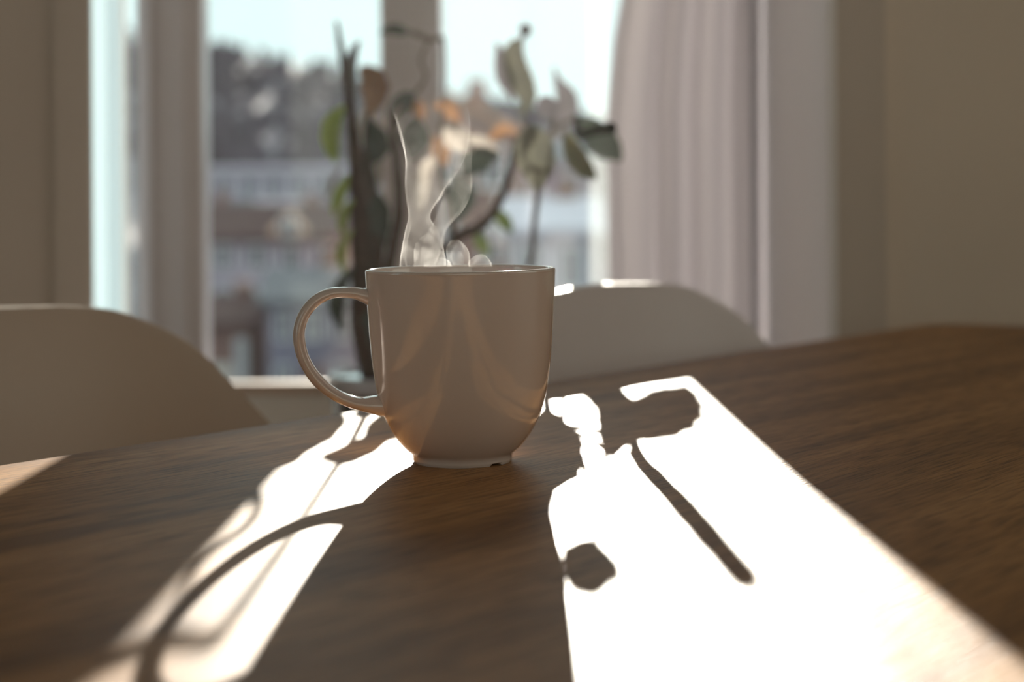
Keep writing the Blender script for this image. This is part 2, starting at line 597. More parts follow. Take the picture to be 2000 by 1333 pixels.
bm = bmesh.new()
NX, NY = 60, 46
grid = []
for j in range(NY + 1):
    y = 40 + (420 - 40) * j / NY
    row = []
    for i in range(NX + 1):
        x = -230 + 460 * i / NX
        row.append(bm.verts.new((x, y, hill_z(x, y) - (30 if j == NY else 0))))
    grid.append(row)
for j in range(NY):
    for i in range(NX):
        bm.faces.new((grid[j][i], grid[j][i + 1], grid[j + 1][i + 1], grid[j + 1][i]))
struct(link('hill', bm, hill_m), 'hillside beyond the town under a white sky')

# bare trees all over the upper slope: nobody could count them
bm = bmesh.new()
for i in range(2600):
    y = random.uniform(215, 402)
    x = random.uniform(-190, 150)
    z = hill_z(x, y)
    h = random.uniform(2.2, 4.2)
    r = random.uniform(1.2, 2.2)
    a0 = random.random() * 6
    base = [bm.verts.new((x + r * math.cos(a0 + k * 2.094), y + r * math.sin(a0 + k * 2.094), z + h * 0.22)) for k in range(3)]
    top = bm.verts.new((x, y, z + h))
    bot = bm.verts.new((x, y, z - 0.3))
    for k in range(3):
        bm.faces.new((base[k], base[(k + 1) % 3], top))
        bm.faces.new((base[(k + 1) % 3], base[k], bot))
tag(link('forest', bm, tree_m, smooth=False), 'dark bare winter forest covering the hillside', 'forest', kind='stuff')

ROOFS = dict(rust=paint('rust_red_tiles', (0.085, 0.042, 0.040), 0.8, 0.25, 3),
             orange=paint('orange_clay_tiles', (0.42, 0.21, 0.12), 0.8, 0.2, 3),
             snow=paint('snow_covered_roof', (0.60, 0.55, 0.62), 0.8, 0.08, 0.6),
             slate=paint('grey_slate', (0.17, 0.165, 0.185), 0.6, 0.2, 3))
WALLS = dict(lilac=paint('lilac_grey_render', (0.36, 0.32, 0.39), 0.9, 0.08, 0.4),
             brick=paint('red_brown_brick', (0.22, 0.125, 0.11), 0.9, 0.15, 0.8),
             cream=paint('cream_render', (0.62, 0.55, 0.50), 0.9, 0.06, 0.4),
             peach=paint('peach_render', (0.60, 0.40, 0.32), 0.9, 0.08, 0.4),
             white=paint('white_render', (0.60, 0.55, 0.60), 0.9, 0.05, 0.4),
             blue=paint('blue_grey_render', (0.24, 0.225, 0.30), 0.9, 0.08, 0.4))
dark_pane = paint('dark_window_glass', (0.06, 0.06, 0.085), 0.08, 0.2, 2)
bright_frame = paint('white_window_frame', (0.68, 0.68, 0.70), 0.6, 0.05, 3)
wm, pm = {}, {}


def win_mesh(w, h):
    key = (round(w, 2), round(h, 2))
    if key not in wm:
        bm = bmesh.new()
        t = 0.13
        box(bm, -w / 2, -w / 2 + t, -0.08, 0.05, 0, h); box(bm, w / 2 - t, w / 2, -0.08, 0.05, 0, h)
        box(bm, -w / 2 + t, w / 2 - t, -0.08, 0.05, 0, t); box(bm, -w / 2 + t, w / 2 - t, -0.08, 0.05, h - t, h)
        box(bm, -0.05, 0.05, -0.07, 0.05, t, h - t)
        me = bpy.data.meshes.new('window'); bm.to_mesh(me); bm.free(); me.materials.append(bright_frame)
        bm = bmesh.new(); box(bm, -w / 2 + t, w / 2 - t, -0.03, 0.0, t, h - t)
        mp = bpy.data.meshes.new('pane'); bm.to_mesh(mp); bm.free(); mp.materials.append(dark_pane)
        wm[key] = (me, mp)
    return wm[key]


def house(name, x, y, w, d, zb, ze, rise, wall, roof, label, ridge='x', cols=4, rows=3, cat='house', dormer=None, chim=True):
    """front wall faces the camera (-y); zb base, ze eaves, rise of the roof; windows are parts, their panes sub-parts"""
    h = tag(empty(name, (x, y, zb)), label, cat, 'houses beyond the window')
    hh = ze - zb
    bm = bmesh.new(); box(bm, -w / 2, w / 2, 0, d, -3, hh)
    if ridge == 'y' and rise > 0.5:
        for yy in (0.0, d):
            vs = [bm.verts.new(v) for v in ((-w / 2, yy, hh), (w / 2, yy, hh), (0, yy, hh + rise))]
            bm.faces.new(vs if yy == 0 else vs[::-1])
    link('wall', bm, WALLS[wall], h, smooth=False)
    o = 0.5
    bm = bmesh.new()
    if rise <= 0.5:
        box(bm, -w / 2 - o, w / 2 + o, -o, d + o, hh, hh + rise)
    else:
        k = rise / (d / 2 if ridge == 'x' else w / 2)
        if ridge == 'x':
            sec = [(-o, hh - k * o), (d / 2, hh + rise), (d + o, hh - k * o)]
            f = lambda a, s, t: (s * (w / 2 + o), a[0], a[1] + t)
        else:
            sec = [(-w / 2 - o, hh - k * o), (0, hh + rise), (w / 2 + o, hh - k * o)]
            f = lambda a, s, t: (a[0], d / 2 + s * (d / 2 + o), a[1] + t)
        lo = [[bm.verts.new(f(a, s, 0.02)) for a in sec] for s in (-1, 1)]
        hi = [[bm.verts.new(f(a, s, 0.28)) for a in sec] for s in (-1, 1)]
        for i in (0, 1):
            bm.faces.new((hi[0][i], hi[1][i], hi[1][i + 1], hi[0][i + 1]))
            bm.faces.new((lo[0][i + 1], lo[1][i + 1], lo[1][i], lo[0][i]))
            for s in (0, 1):
                bm.faces.new((lo[s][i], hi[s][i], hi[s][i + 1], lo[s][i + 1]))
        for i in (0, 2):
            bm.faces.new((lo[0][i], lo[1][i], hi[1][i], hi[0][i]))
        bmesh.ops.recalc_face_normals(bm, faces=bm.faces)
    rf = link('roof', bm, ROOFS[roof], h, smooth=False)
    if chim and rise > 0.5:
        cx = w * 0.22
        boxobj('chimney', (cx - 0.4, cx + 0.4, d * 0.45, d * 0.45 + 0.8, hh, hh + rise + 0.9), WALLS['brick'], h)
    if dormer:
        dx, dw, dh, dm = dormer
        bm = bmesh.new()
        pts = [(-dw / 2, -0.3), (dw / 2, -0.3), (dw / 2, dh * 0.35), (0, dh), (-dw / 2, dh * 0.35)]
        fr = [bm.verts.new((dx + a, -0.15, hh + b_)) for a, b_ in pts]
        bk = [bm.verts.new((dx + a, d * 0.5, hh + b_)) for a, b_ in pts]
        bm.faces.new(fr); bm.faces.new(bk[::-1])
        for i in range(5):
            j = (i + 1) % 5
            bm.faces.new((fr[j], fr[i], bk[i], bk[j]))
        link('dormer', bm, WALLS[dm], h, smooth=False)
        a, p = win_mesh(1.0, 1.2)
        wo = bpy.data.objects.new('window', a); COL.objects.link(wo); wo.parent = h; wo.location = (dx, -0.17, hh + 0.1)
        po = bpy.data.objects.new('pane', p); COL.objects.link(po); po.parent = wo
    fh = hh / rows
    ww = min(1.3, w / cols * 0.55)
    a, p = win_mesh(ww, fh * 0.55)
    for r_ in range(rows):
        for c in range(cols):
            wx = -w / 2 + w * (c + 0.5) / cols
            if r_ == 0 and c == cols // 2:
                dr = boxobj('door', (-0.5, 0.5, -0.06, 0.05, 0, 2.1), WALLS['brick'] if wall != 'brick' else WALLS['cream'], h)
                dr.location = (wx, 0, 0)
                continue
            wo = bpy.data.objects.new('window', a); COL.objects.link(wo); wo.parent = h
            wo.location = (wx, 0, r_ * fh + fh * 0.28)
            po = bpy.data.objects.new('pane', p); COL.objects.link(po); po.parent = wo
    return h


def zz(py, d):
    return EYE.z - (py - PY0) / F * d


def hx(px, d):
    return X(px, d)


house('town_house', hx(535, 112), 112, 8.6, 8, -9.6, zz(462, 112), 1.9, 'lilac', 'rust',
      'lilac grey house with rust red roof and peach gable seen through left pane', 'x', 4, 3, dormer=(0.9, 2.4, 1.6, 'peach'))
house('town_house', hx(375, 124), 124, 6.6, 8, -9.6, zz(478, 124), 3.0, 'cream', 'slate',
      'cream house with grey slate roof beside the left window post', 'x', 3, 3)
house('town_house', hx(700, 104), 104, 4.6, 6, -9.6, zz(520, 104), 2.2, 'peach', 'rust',
      'narrow peach house behind the dark plant trunk', 'y', 2, 3)
house('apartment_block', hx(560, 172), 172, 24, 10, -3.6, zz(330, 172), 0.45, 'lilac', 'snow',
      'long flat apartment block with snowy roof at the foot of the hill', 'x', 10, 2, 'building', chim=False)
house('apartment_block', hx(430, 150), 150, 13, 9, -5.5, zz(398, 150), 0.4, 'white', 'snow',
      'low white apartment block with flat snowy roof above the slate roof', 'x', 6, 2, 'building', chim=False)
house('town_house', hx(610, 88), 88, 4.4, 6, -9.6, zz(585, 88), 1.3, 'blue', 'slate',
      'small blue grey house with slate roof low in the left pane', 'x', 3, 2, chim=False)
house('town_house', hx(430, 90), 90, 3.0, 6, -9.6, zz(630, 90), 1.1, 'brick', 'rust',
      'small brick house with rust red roof low in the left pane', 'x', 3, 1)
house('town_house', hx(862, 78), 78, 6.8, 9, -9.6, zz(262, 78), 1.75, 'brick', 'orange',
      'tall brick gabled house with orange roof behind the plant', 'y', 3, 4)
house('town_house', hx(1115, 92), 92, 6.2, 8, -9.6, zz(318, 92), 1.6, 'lilac', 'slate',
      'tall lilac house with slate roof in the right pane', 'x', 3, 4)
house('town_house', hx(1075, 66), 66, 3.0, 6, -9.6, zz(452, 66), 1.0, 'white', 'snow',
      'white house with snowy roof low in the right pane', 'x', 2, 3)
house('town_house', hx(1460, 96), 96, 9, 8, -9.6, zz(380, 96), 2.6, 'cream', 'rust',
      'broad cream house with rust red roof hidden by the curtain', 'x', 4, 3)
bm = bmesh.new(); box(bm, -120, 120, 8, 60, -10.2, -9.5)
struct(link('ground', bm, hill_m, smooth=False))

# ------------------------------------------------------------------ table
c0 = at(1827, 631, 439.6 / (631 + 5.8 - PY0)); c0.z = TABLE_Z       # far corner of the top
e0 = at(0, 910, 439.6 / (910 - 7 - PY0)); e0.z = TABLE_Z
ang = math.atan2(c0.y - e0.y, c0.x - e0.x)
U = Vector((math.cos(ang), math.sin(ang), 0))      # along the far long edge, towards the far corner
V = Vector((-U.y, U.x, 0))                         # out over the far long edge
TL, TW = 2.0, 1.0
tbl = tag(empty('dining_table', (c0.x, c0.y, 0), ang), 'oiled brown wooden dining table with fine grain under the mug', 'table')
bm = bmesh.new()
pts = []
rc = 0.035
for cx, cyy, a0 in ((-rc, -rc, 0), (-TL + rc, -rc, 90), (-TL + rc, -TW + rc, 180), (-rc, -TW + rc, 270)):
    for k in range(7):
        a = R(a0 + 15 * k)
        pts.append((cx + rc * math.cos(a), cyy + rc * math.sin(a)))
prism(bm, pts, TABLE_Z - 0.028, TABLE_Z)
bmesh.ops.bevel(bm, geom=[e for e in bm.edges if abs(e.verts[0].co.z - e.verts[1].co.z) < 1e-5], offset=0.0025, segments=2, affect='EDGES')
link('tabletop', bm, M['table'], tbl, smooth=False)
boxobj('apron', (-TL + 0.14, -0.14, -TW + 0.14, -0.14, TABLE_Z - 0.10, TABLE_Z - 0.0282), M['table'], tbl)
for lx in (-TL + 0.11, -0.11):
    for ly in (-TW + 0.11, -0.11):
        boxobj('leg', (lx - 0.03, lx + 0.03, ly - 0.03, ly + 0.03, 0, TABLE_Z - 0.0282), M['table'], tbl, 0.004)


# ------------------------------------------------------------------ chairs
def make_chair(name, label):
    """moulded shell chair on dowel legs; local +y is the direction it faces, origin on the floor under the backrest's top"""
    ch = tag(empty(name), label, 'chair', 'shell chairs along the far side of the table')
    TOP = 0.804
    prof = catmull([(0.455, 0.405, 0.20), (0.42, 0.432, 0.215), (0.33, 0.440, 0.218), (0.20, 0.428, 0.222), (0.12, 0.428, 0.222),
                    (0.065, 0.452, 0.222), (0.045, 0.51, 0.222), (0.035, 0.58, 0.222), (0.022, 0.64, 0.218),
                    (0.010, 0.70, 0.205), (0.004, 0.74, 0.182), (0.001, 0.772, 0.156), (0.0, 0.793, 0.118), (0.0, 0.801, 0.082), (0.0, TOP, 0.004)], 4)
    NV = 20
    bm = bmesh.new()
    rows = []
    for (y, z, w) in prof:
        row = []
        up = min(1.0, max(0.0, (z - 0.45) / 0.12))         # 0 on the seat, 1 on the back
        for j in range(NV + 1):
            v = -1 + 2 * j / NV
            x = w * v
            q = abs(x) / 0.235
            row.append(bm.verts.new((x, y + up * (0.055 * q ** 2.0 + 0.045 * q ** 4), z + (1 - up) * 0.05 * q ** 3)))
        rows.append(row)
    for a, b_ in zip(rows[:-1], rows[1:]):
        for j in range(NV):
            bm.faces.new((a[j], a[j + 1], b_[j + 1], b_[j]))
    s = link('seat_shell', bm, M['shell'], ch)
    md = s.modifiers.new('thickness', 'SOLIDIFY'); md.thickness = 0.006; md.offset = 0
    md2 = s.modifiers.new('round', 'BEVEL'); md2.width = 0.0022; md2.segments = 2; md2.limit_method = 'ANGLE'; md2.angle_limit = R(50)
    for sx in (-1, 1):
        for (yt, yb) in ((0.34, 0.44), (0.15, 0.0)):
            bm = bmesh.new()
            tube(bm, [(sx * 0.225, yb, 0.0, 0.010), (sx * 0.19, yb * 0.6 + yt * 0.4, 0.16, 0.0135), (sx * 0.13, yt, 0.405, 0.014)], 10)
            link('leg', bm, M['dowel'], ch)
    bm = bmesh.new()
    tube(bm, [(-0.19, 0.41, 0.17, 0.004), (0.19, 0.06, 0.17, 0.004)], 8)
    tube(bm, [(0.19, 0.41, 0.17, 0.004), (-0.19, 0.06, 0.17, 0.004)], 8)
    tube(bm, [(-0.13, 0.34, 0.40, 0.006), (0.13, 0.34, 0.40, 0.006)], 8)
    tube(bm, [(-0.13, 0.15, 0.40, 0.006), (0.13, 0.15, 0.40, 0.006)], 8)
    link('brace', bm, M['metal'], ch)
    return ch


face_a = math.atan2(-V.y, -V.x) - math.pi / 2           # rotate local +y onto -V
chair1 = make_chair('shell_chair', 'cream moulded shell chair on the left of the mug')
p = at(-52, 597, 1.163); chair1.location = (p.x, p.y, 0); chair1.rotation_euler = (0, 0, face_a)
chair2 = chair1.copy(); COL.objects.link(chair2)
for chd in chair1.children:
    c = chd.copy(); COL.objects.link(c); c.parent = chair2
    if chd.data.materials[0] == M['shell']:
        c.material_slots[0].link = 'OBJECT'; c.material_slots[0].material = M['veil_shell']
chair2['label'] = 'moulded shell chair, toned pale for flare, behind the mug in front of the lilac curtain'
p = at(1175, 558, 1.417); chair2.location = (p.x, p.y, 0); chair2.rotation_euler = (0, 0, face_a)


# ------------------------------------------------------------------ curtains
def curtain(name, mat, label, fn, n, z0, z1, nz=24):
    """fn(t, z) -> (x, y) of the cloth at fraction t across and height z"""
    bm = bmesh.new()
    rows = []
    for k in range(nz + 1):
        z = z0 + (z1 - z0) * k / nz
        rows.append([bm.verts.new((*fn(i / n, z), z)) for i in range(n + 1)])
    for a, b_ in zip(rows[:-1], rows[1:]):
        for i in range(n):
            bm.faces.new((a[i], a[i + 1], b_[i + 1], b_[i]))
    c = link(name, bm, mat)
    if mat != M['voile']:
        md = c.modifiers.new('thickness', 'SOLIDIFY'); md.thickness = 0.0008
    return tag(c, label, 'curtain')


def right_fold(t, z):
    x0 = X(1181, 2.4) + 0.19 * max(0.0, z - 1.03)
    x1 = XR - 0.016
    x = x0 + (x1 - x0) * t + 0.004 * math.sin(t * 23 + z * 1.5)
    y = 2.385 + 0.020 * math.sin(t * 2 * math.pi * 4.2 + 0.4 * math.sin(z * 2)) + 0.008 * math.sin(t * 40 + z)
    return x, y


def voile_fold(t, z):
    return X(1151, 2.36) + (X(1186, 2.36) - X(1151, 2.36)) * t, 2.362 + 0.006 * math.sin(t * 5)


def left_fold(t, z):
    x0, x1 = X(174, 2.4), X(236, 2.4)
    x = x0 + (x1 - x0) * t
    y = 2.40 + 0.012 * math.sin(t * math.pi * 2.5)
    return x, y


curtain('curtain', M['drape'], 'wide pale lilac pleated curtain hanging at the right of the window', right_fold, 110, 0.05, 2.3)
curtain('curtain', M['voile'], 'narrow sheer voile strip along the edge of the lilac curtain', voile_fold, 12, 0.05, 2.3)
curtain('curtain', M['net'], 'narrow white net curtain glowing in the sun left of the window post', left_fold, 24, 0.05, 2.3)

# ------------------------------------------------------------------ plant on a stool in front of the window
ZP = 1.90
pot_c = at(787, 728, ZP)
POT_R, POT_H = 0.076, 0.125
pot_z = pot_c.z - POT_H
stool = tag(empty('plant_stool', (pot_c.x, pot_c.y, 0)), 'small round wooden stool carrying the potted plant', 'stool')
bm = bmesh.new(); lathe(bm, [(0, pot_z - 0.03), (0.13, pot_z - 0.03), (0.135, pot_z - 0.024), (0.135, pot_z - 0.006), (0.13, pot_z - 0.0005), (0, pot_z - 0.0005)], 48)
link('stool_top', bm, M['dowel'], stool)
for k in range(3):
    a = R(30 + 120 * k)
    bm = bmesh.new(); tube(bm, [(0.14 * math.cos(a), 0.14 * math.sin(a), 0, 0.011), (0.09 * math.cos(a), 0.09 * math.sin(a), pot_z - 0.03, 0.014)], 10)
    link('leg', bm, M['dowel'], stool)

plant = tag(empty('potted_plant', (pot_c.x, pot_c.y, pot_z)), 'leggy houseplant with bare brown stems in a dark pot before the window', 'plant')
PO = Vector((pot_c.x, pot_c.y, pot_z))
bm = bmesh.new()
lathe(bm, [(0, 0), (POT_R * 0.80, 0), (POT_R * 0.84, 0.004), (POT_R, POT_H - 0.018), (POT_R - 0.004, POT_H - 0.018), (POT_R * 0.80, 0.02), (0, 0.02)], 64)
link('pot', bm, M['pot'], plant)
bm = bmesh.new()
lathe(bm, [(POT_R - 0.003, POT_H - 0.018), (POT_R + 0.003, POT_H - 0.018), (POT_R + 0.0045, POT_H - 0.010), (POT_R + 0.003, POT_H - 0.001),
           (POT_R, POT_H), (POT_R - 0.004, POT_H - 0.002), (POT_R - 0.005, POT_H - 0.018)], 64)
link('pot_rim', bm, M['potrim'], plant)
bm = bmesh.new(); lathe(bm, [(POT_R - 0.0045, POT_H - 0.0035), (POT_R * 0.5, POT_H - 0.0038), (0, POT_H - 0.0038)], 64)
link('water', bm, M['water'], plant)


def stem(pts, mat='bark', seg=10, name='stem', lumps=0.25):
    """pts: (px, py, radius px, depth offset)"""
    sm = catmull([tuple(at(a, b_, ZP + d)) + (r_ * (ZP + d) / F,) for a, b_, r_, d in pts], 5)
    bm = bmesh.new()
    tube(bm, [((Vector(q[:3]) - PO).x, (Vector(q[:3]) - PO).y, (Vector(q[:3]) - PO).z, max(q[3], 0.0004)) for q in sm], seg, lumps=lumps)
    return link(name, bm, M[mat], plant)


def leaf(st, mat, dz=0.0, yaw=25.0, fold=0.35, bend=0.0):
    """st: (px, py, half width px) from stalk to tip; the blade turns by yaw about its midrib and folds along it"""
    sm = catmull([(a, b_, w_) for a, b_, w_ in st], 5)
    n = len(sm)
    pts = [at(a, b_, ZP + dz + bend * (i / (n - 1) - 0.5) ** 2 * 4) - PO for i, (a, b_, w_) in enumerate(sm)]
    bm = bmesh.new()
    rows = []
    for i, q in enumerate(pts):
        t = (pts[min(i + 1, n - 1)] - pts[max(i - 1, 0)])
        t2 = Vector((t.x, 0, t.z)).normalized()
        perp = Vector((t2.z, 0, -t2.x))
        cyw, syw = math.cos(R(yaw)), math.sin(R(yaw))
        ac = perp * cyw + Vector((0, 1, 0)) * syw
        nm = Vector((0, -1, 0)) * cyw + perp * syw
        hw = max(sm[i][2], 0.6) * (ZP + dz) / F / cyw
        row = []
        for j in range(9):
            v = -1 + j / 4
            wav = 1 + 0.05 * math.sin(i * 1.7 + v * 2)
            row.append(bm.verts.new(q + ac * (v * hw * wav) + nm * (fold * hw * (abs(v) ** 1.4) - (0.0008 if j == 4 else 0))))
        rows.append(row)
    for a, b_ in zip(rows[:-1], rows[1:]):
        for j in range(8):
            bm.faces.new((a[j], a[j + 1], b_[j + 1], b_[j]))
    return link('leaf', bm, LEAF[mat], plant)


# stems
stem([(720, 735, 16, -0.01), (706, 640, 20, 0.0), (708, 540, 23, 0.02), (703, 430, 20, 0.02), (694, 310, 14, 0.0), (682, 200, 9, -0.02), (668, 110, 7, -0.02), (657, 42, 3.5, -0.03)])
stem([(745, 735, 9, 0.02), (742, 620, 11, 0.03), (760, 520, 11, 0.03), (779, 420, 10, 0.03), (776, 330, 9, 0.0), (768, 240, 7, -0.02), (780, 200, 4, -0.02)])
stem([(735, 735, 12, 0.0), (725, 610, 14, 0.01), (738, 480, 13, 0.02), (728, 380, 11, 0.05), (716, 290, 8, 0.05), (722, 215, 5, 0.04)])
stem([(770, 735, 8, 0.0), (850, 580, 9, 0.02), (1000, 600, 6, 0.02), (1036, 515, 6, 0.02), (1043, 440, 6, -0.08), (1051, 365, 6, -0.20), (1047, 300, 5, -0.14), (1062, 272, 4, -0.03)], 'twig')
stem([(775, 735, 10, 0.0), (820, 560, 11, 0.0), (888, 468, 11, 0.0), (930, 446, 11, 0.0), (966, 412, 9, 0.0), (995, 345, 7, 0.0), (1008, 275, 5, 0.0), (1040, 252, 4, 0.0)], 'bark')
stem([(888, 468, 7, 0.0), (870, 380, 6, 0.03), (858, 300, 5, 0.05), (866, 215, 4, 0.06), (868, 130, 3.5, 0.06), (866, 72, 3.5, 0.06)], 'twig')
stem([(866, 74, 4, 0.06), (838, 76, 6, 0.06), (812, 66, 6, 0.05), (795, 62, 4, 0.05)], 'twig')
stem([(812, 182, 4, 0.03), (832, 150, 3.5, 0.04), (822, 118, 3, 0.05), (838, 80, 3, 0.06)], 'twig')
stem([(768, 240, 5, -0.02), (790, 210, 4, 0.0), (812, 182, 3, 0.03)], 'twig')
stem([(1020, 232, 3, 0.0), (1030, 246, 3, 0.0), (1045, 252, 3, 0.0)], 'twig')
stem([(1018, 80, 4, 0.0), (1022, 70, 5, 0.0), (1025, 66, 9, 0.0), (1026, 60, 12.5, 0.0), (1026, 54, 12, 0.0), (1026, 49, 8, 0.0), (1026, 46, 2, 0.0)], 'twig', name='bud')
stem([(1062, 272, 4, -0.03), (1064, 272, 3.5, 0.14), (1063, 274, 3, 0.30)], 'twig')
stem([(1062, 272, 4, -0.03), (1095, 246, 4, 0.02), (1128, 228, 3, 0.05)], 'twig')
stem([(1062, 272, 4, -0.03), (1090, 262, 3, -0.08), (1108, 257, 3, -0.12)], 'twig')
stem([(1062, 272, 4, -0.03), (1080, 250, 3.5, -0.17), (1080, 230, 3, -0.30)], 'twig')
stem([(1124, 230, 5, 0.04), (1131, 262, 9, -0.15), (1150, 258, 11, -0.24), (1172, 253, 12, -0.34), (1193, 250, 12, -0.43)], 'shadow_stem')  # twig added to cast the diagonal streak shadow on the table
# leaves
leaf([(1020, 76, 4), (1008, 92, 17), (1005, 112, 21), (1011, 138, 24), (1022, 165, 24), (1032, 190, 17), (1027, 210, 10), (1019, 231, 2)], 'sage', 0.0, 15, 0.25, 0.01)
leaf([(968, 84, 2), (977, 100, 9), (981, 122, 14), (987, 148, 17), (996, 172, 13), (1000, 192, 2)], 'grey', 0.01, 25, 0.3)
leaf([(1062, 280, 4), (1082, 258, 17), (1099, 235, 22), (1108, 208, 22), (1103, 185, 20), (1090, 160, 9), (1081, 130, 1.5)], 'grey', 0.30, 12, 0.2)
leaf([(1126, 226, 3), (1146, 244, 21), (1168, 266, 30), (1190, 288, 27), (1205, 305, 14), (1211, 317, 2)], 'dark', 0.05, 20, 0.25)
leaf([(1106, 256, 2), (1115, 280, 15), (1131, 310, 20), (1150, 335, 15), (1166, 349, 2)], 'olive', -0.12, 30, 0.3)
leaf([(1038, 244, 4), (1040, 268, 31), (1046, 298, 38), (1050, 328, 34), (1051, 354, 18), (1049, 376, 2)], 'sage', -0.22, 10, 0.15)
leaf([(1072, 188, 4), (1070, 197, 19), (1071, 209, 24), (1073, 221, 20), (1076, 232, 4)], 'grey', -0.30, 10, 0.15)
leaf([(703, 80, 3), (692, 108, 11), (688, 148, 14), (690, 195, 9), (692, 215, 2)], 'grey', 0.0, 35, 0.4)
leaf([(704, 132, 6), (727, 150, 25), (736, 176, 28), (729, 206, 18), (714, 228, 2)], 'orange', 0.03, 20, 0.3)
leaf([(676, 204, 2), (654, 234, 17), (646, 264, 19), (650, 294, 14), (657, 320, 2)], 'sunlit_green', 0.0, 15, 0.25)
leaf([(690, 335, 2), (672, 365, 12), (660, 395, 12), (650, 422, 2)], 'sunlit_green', 0.03, 25, 0.3)
leaf([(690, 390, 2), (675, 415, 10), (670, 440, 9), (672, 462, 2)], 'sunlit_green', -0.02, 25, 0.3)
leaf([(688, 450, 2), (672, 478, 9), (668, 505, 10), (674, 535, 2)], 'sunlit_green', -0.02, 25, 0.3)
leaf([(690, 520, 2), (668, 560, 14), (660, 600, 17), (668, 650, 2)], 'dark', 0.0, 25, 0.3)
leaf([(668, 322, 2), (655, 345, 6), (645, 372, 6), (638, 398, 1)], 'pale', 0.04, 25, 0.3)
leaf([(722, 235, 2), (738, 262, 20), (742, 292, 24), (730, 320, 3)], 'dark', 0.04, 30, 0.3)
leaf([(735, 375, 3), (742, 405, 22), (738, 445, 28), (735, 485, 20), (738, 515, 3)], 'dark', 0.02, 20, 0.3)
leaf([(706, 215, 2), (712, 240, 12), (708, 270, 14), (700, 295, 2)], 'pale', 0.06, 30, 0.3)
leaf([(812, 183, 2), (795, 196, 18), (779, 220, 20), (770, 250, 3)], 'dark', 0.0, 20, 0.3)
leaf([(815, 228, 4), (812, 252, 26), (812, 282, 27), (800, 315, 3)], 'dark', -0.02, 15, 0.3)
leaf([(805, 195, 3), (816, 208, 14), (820, 226, 12), (816, 240, 2)], 'orange', 0.05, 20, 0.3)
leaf([(848, 205, 3), (868, 208, 13), (886, 222, 13), (900, 238, 2)], 'orange', 0.06, 20, 0.3)
leaf([(848, 268, 3), (860, 282, 17), (866, 302, 17), (872, 325, 2)], 'orange', 0.04, 20, 0.3)
leaf([(1010, 262, 2), (990, 254, 12), (972, 262, 12), (955, 272, 2)], 'orange', 0.02, 20, 0.3)
leaf([(872, 238, 3), (886, 258, 22), (902, 276, 20), (925, 292, 3)], 'pale', 0.0, 30, 0.3)
leaf([(905, 268, 2), (930, 272, 12), (955, 282, 12), (975, 300, 2)], 'pale', 0.03, 35, 0.3)
leaf([(975, 300, 3), (950, 308, 22), (925, 322, 27), (906, 348, 3)], 'dark', 0.0, 20, 0.3)
leaf([(862, 300, 3), (835, 330, 15), (823, 362, 18), (820, 392, 14), (822, 412, 2)], 'pale', 0.05, 25, 0.3)  # pale blade in place of bright background seen through a gap
leaf([(885, 342, 3), (900, 365, 26), (902, 392, 28), (888, 425, 12), (880, 440, 2)], 'dark', 0.02, 20, 0.3)
leaf([(958, 412, 2), (975, 420, 12), (990, 436, 13), (1000, 456, 2)], 'moss', 0.0, 25, 0.3)
leaf([(930, 448, 2), (936, 464, 11), (946, 482, 12), (955, 502, 2)], 'moss', 0.0, 25, 0.3)
leaf([(742, 66, 3), (760, 57, 9), (780, 58, 11), (802, 66, 3)], 'dark', 0.05, 20, 0.3)
leaf([(736, 302, 2), (738, 325, 11), (735, 350, 12), (732, 374, 2)], 'pale', 0.06, 20, 0.3)  # pale blade standing in for a bright gap in the foliage
leaf([(740, 600, 2), (722, 630, 16), (714, 665, 14), (716, 695, 2)], 'dark', -0.01, 20, 0.3)

# ------------------------------------------------------------------ mug
mug_p = at(904, 900.6, MUG_D); mug_p.z = TABLE_Z
mug = tag(empty('coffee_mug', mug_p), 'glossy off white stoneware mug steaming on the wooden table', 'mug')
mug.rotation_euler = (0, R(-0.35), 0)
out = catmull([(22.9, 0.0), (23.3, 1.2), (23.4, 2.6), (24.2, 4.2), (27.2, 6.9), (30.8, 11.1), (33.6, 15.4), (35.9, 19.8), (37.7, 24.4), (40.0, 32.8),
               (41.3, 41.5), (42.4, 50.2), (43.5, 63.2), (44.2, 76.0), (44.75, 88.0), (44.9, 89.8)], 4)
prof = [(0, 2.6), (18.8, 2.6), (19.6, 2.0), (20.0, 0.5), (20.6, 0.0)] + out + [(44.7, 90.6), (44.2, 91.0), (42.9, 91.0), (42.2, 90.6), (41.8, 89.6)] \
    + [(41.2, 78), (40.4, 63), (39.4, 50), (38.2, 41), (36.6, 32), (33.8, 22), (29.0, 13), (22.0, 8.2), (12, 6.6), (0, 6.2)]
bm = bmesh.new()
rings = lathe(bm, [(r_ / 1000, z / 1000) for r_, z in prof], 128)
for ring in rings:                                  # drain notch in the foot ring, front right
    for v in ring:
        if v.co.z < 0.0012 and (v.co.x ** 2 + v.co.y ** 2) > 0.0195 ** 2:
            a = math.degrees(math.atan2(v.co.y, v.co.x))
            dlt = abs(a + 46)
            if dlt < 8:
                v.co.z += 0.0022 * (1 - (dlt / 8) ** 4)
link('body', bm, M['ceramic'], mug)

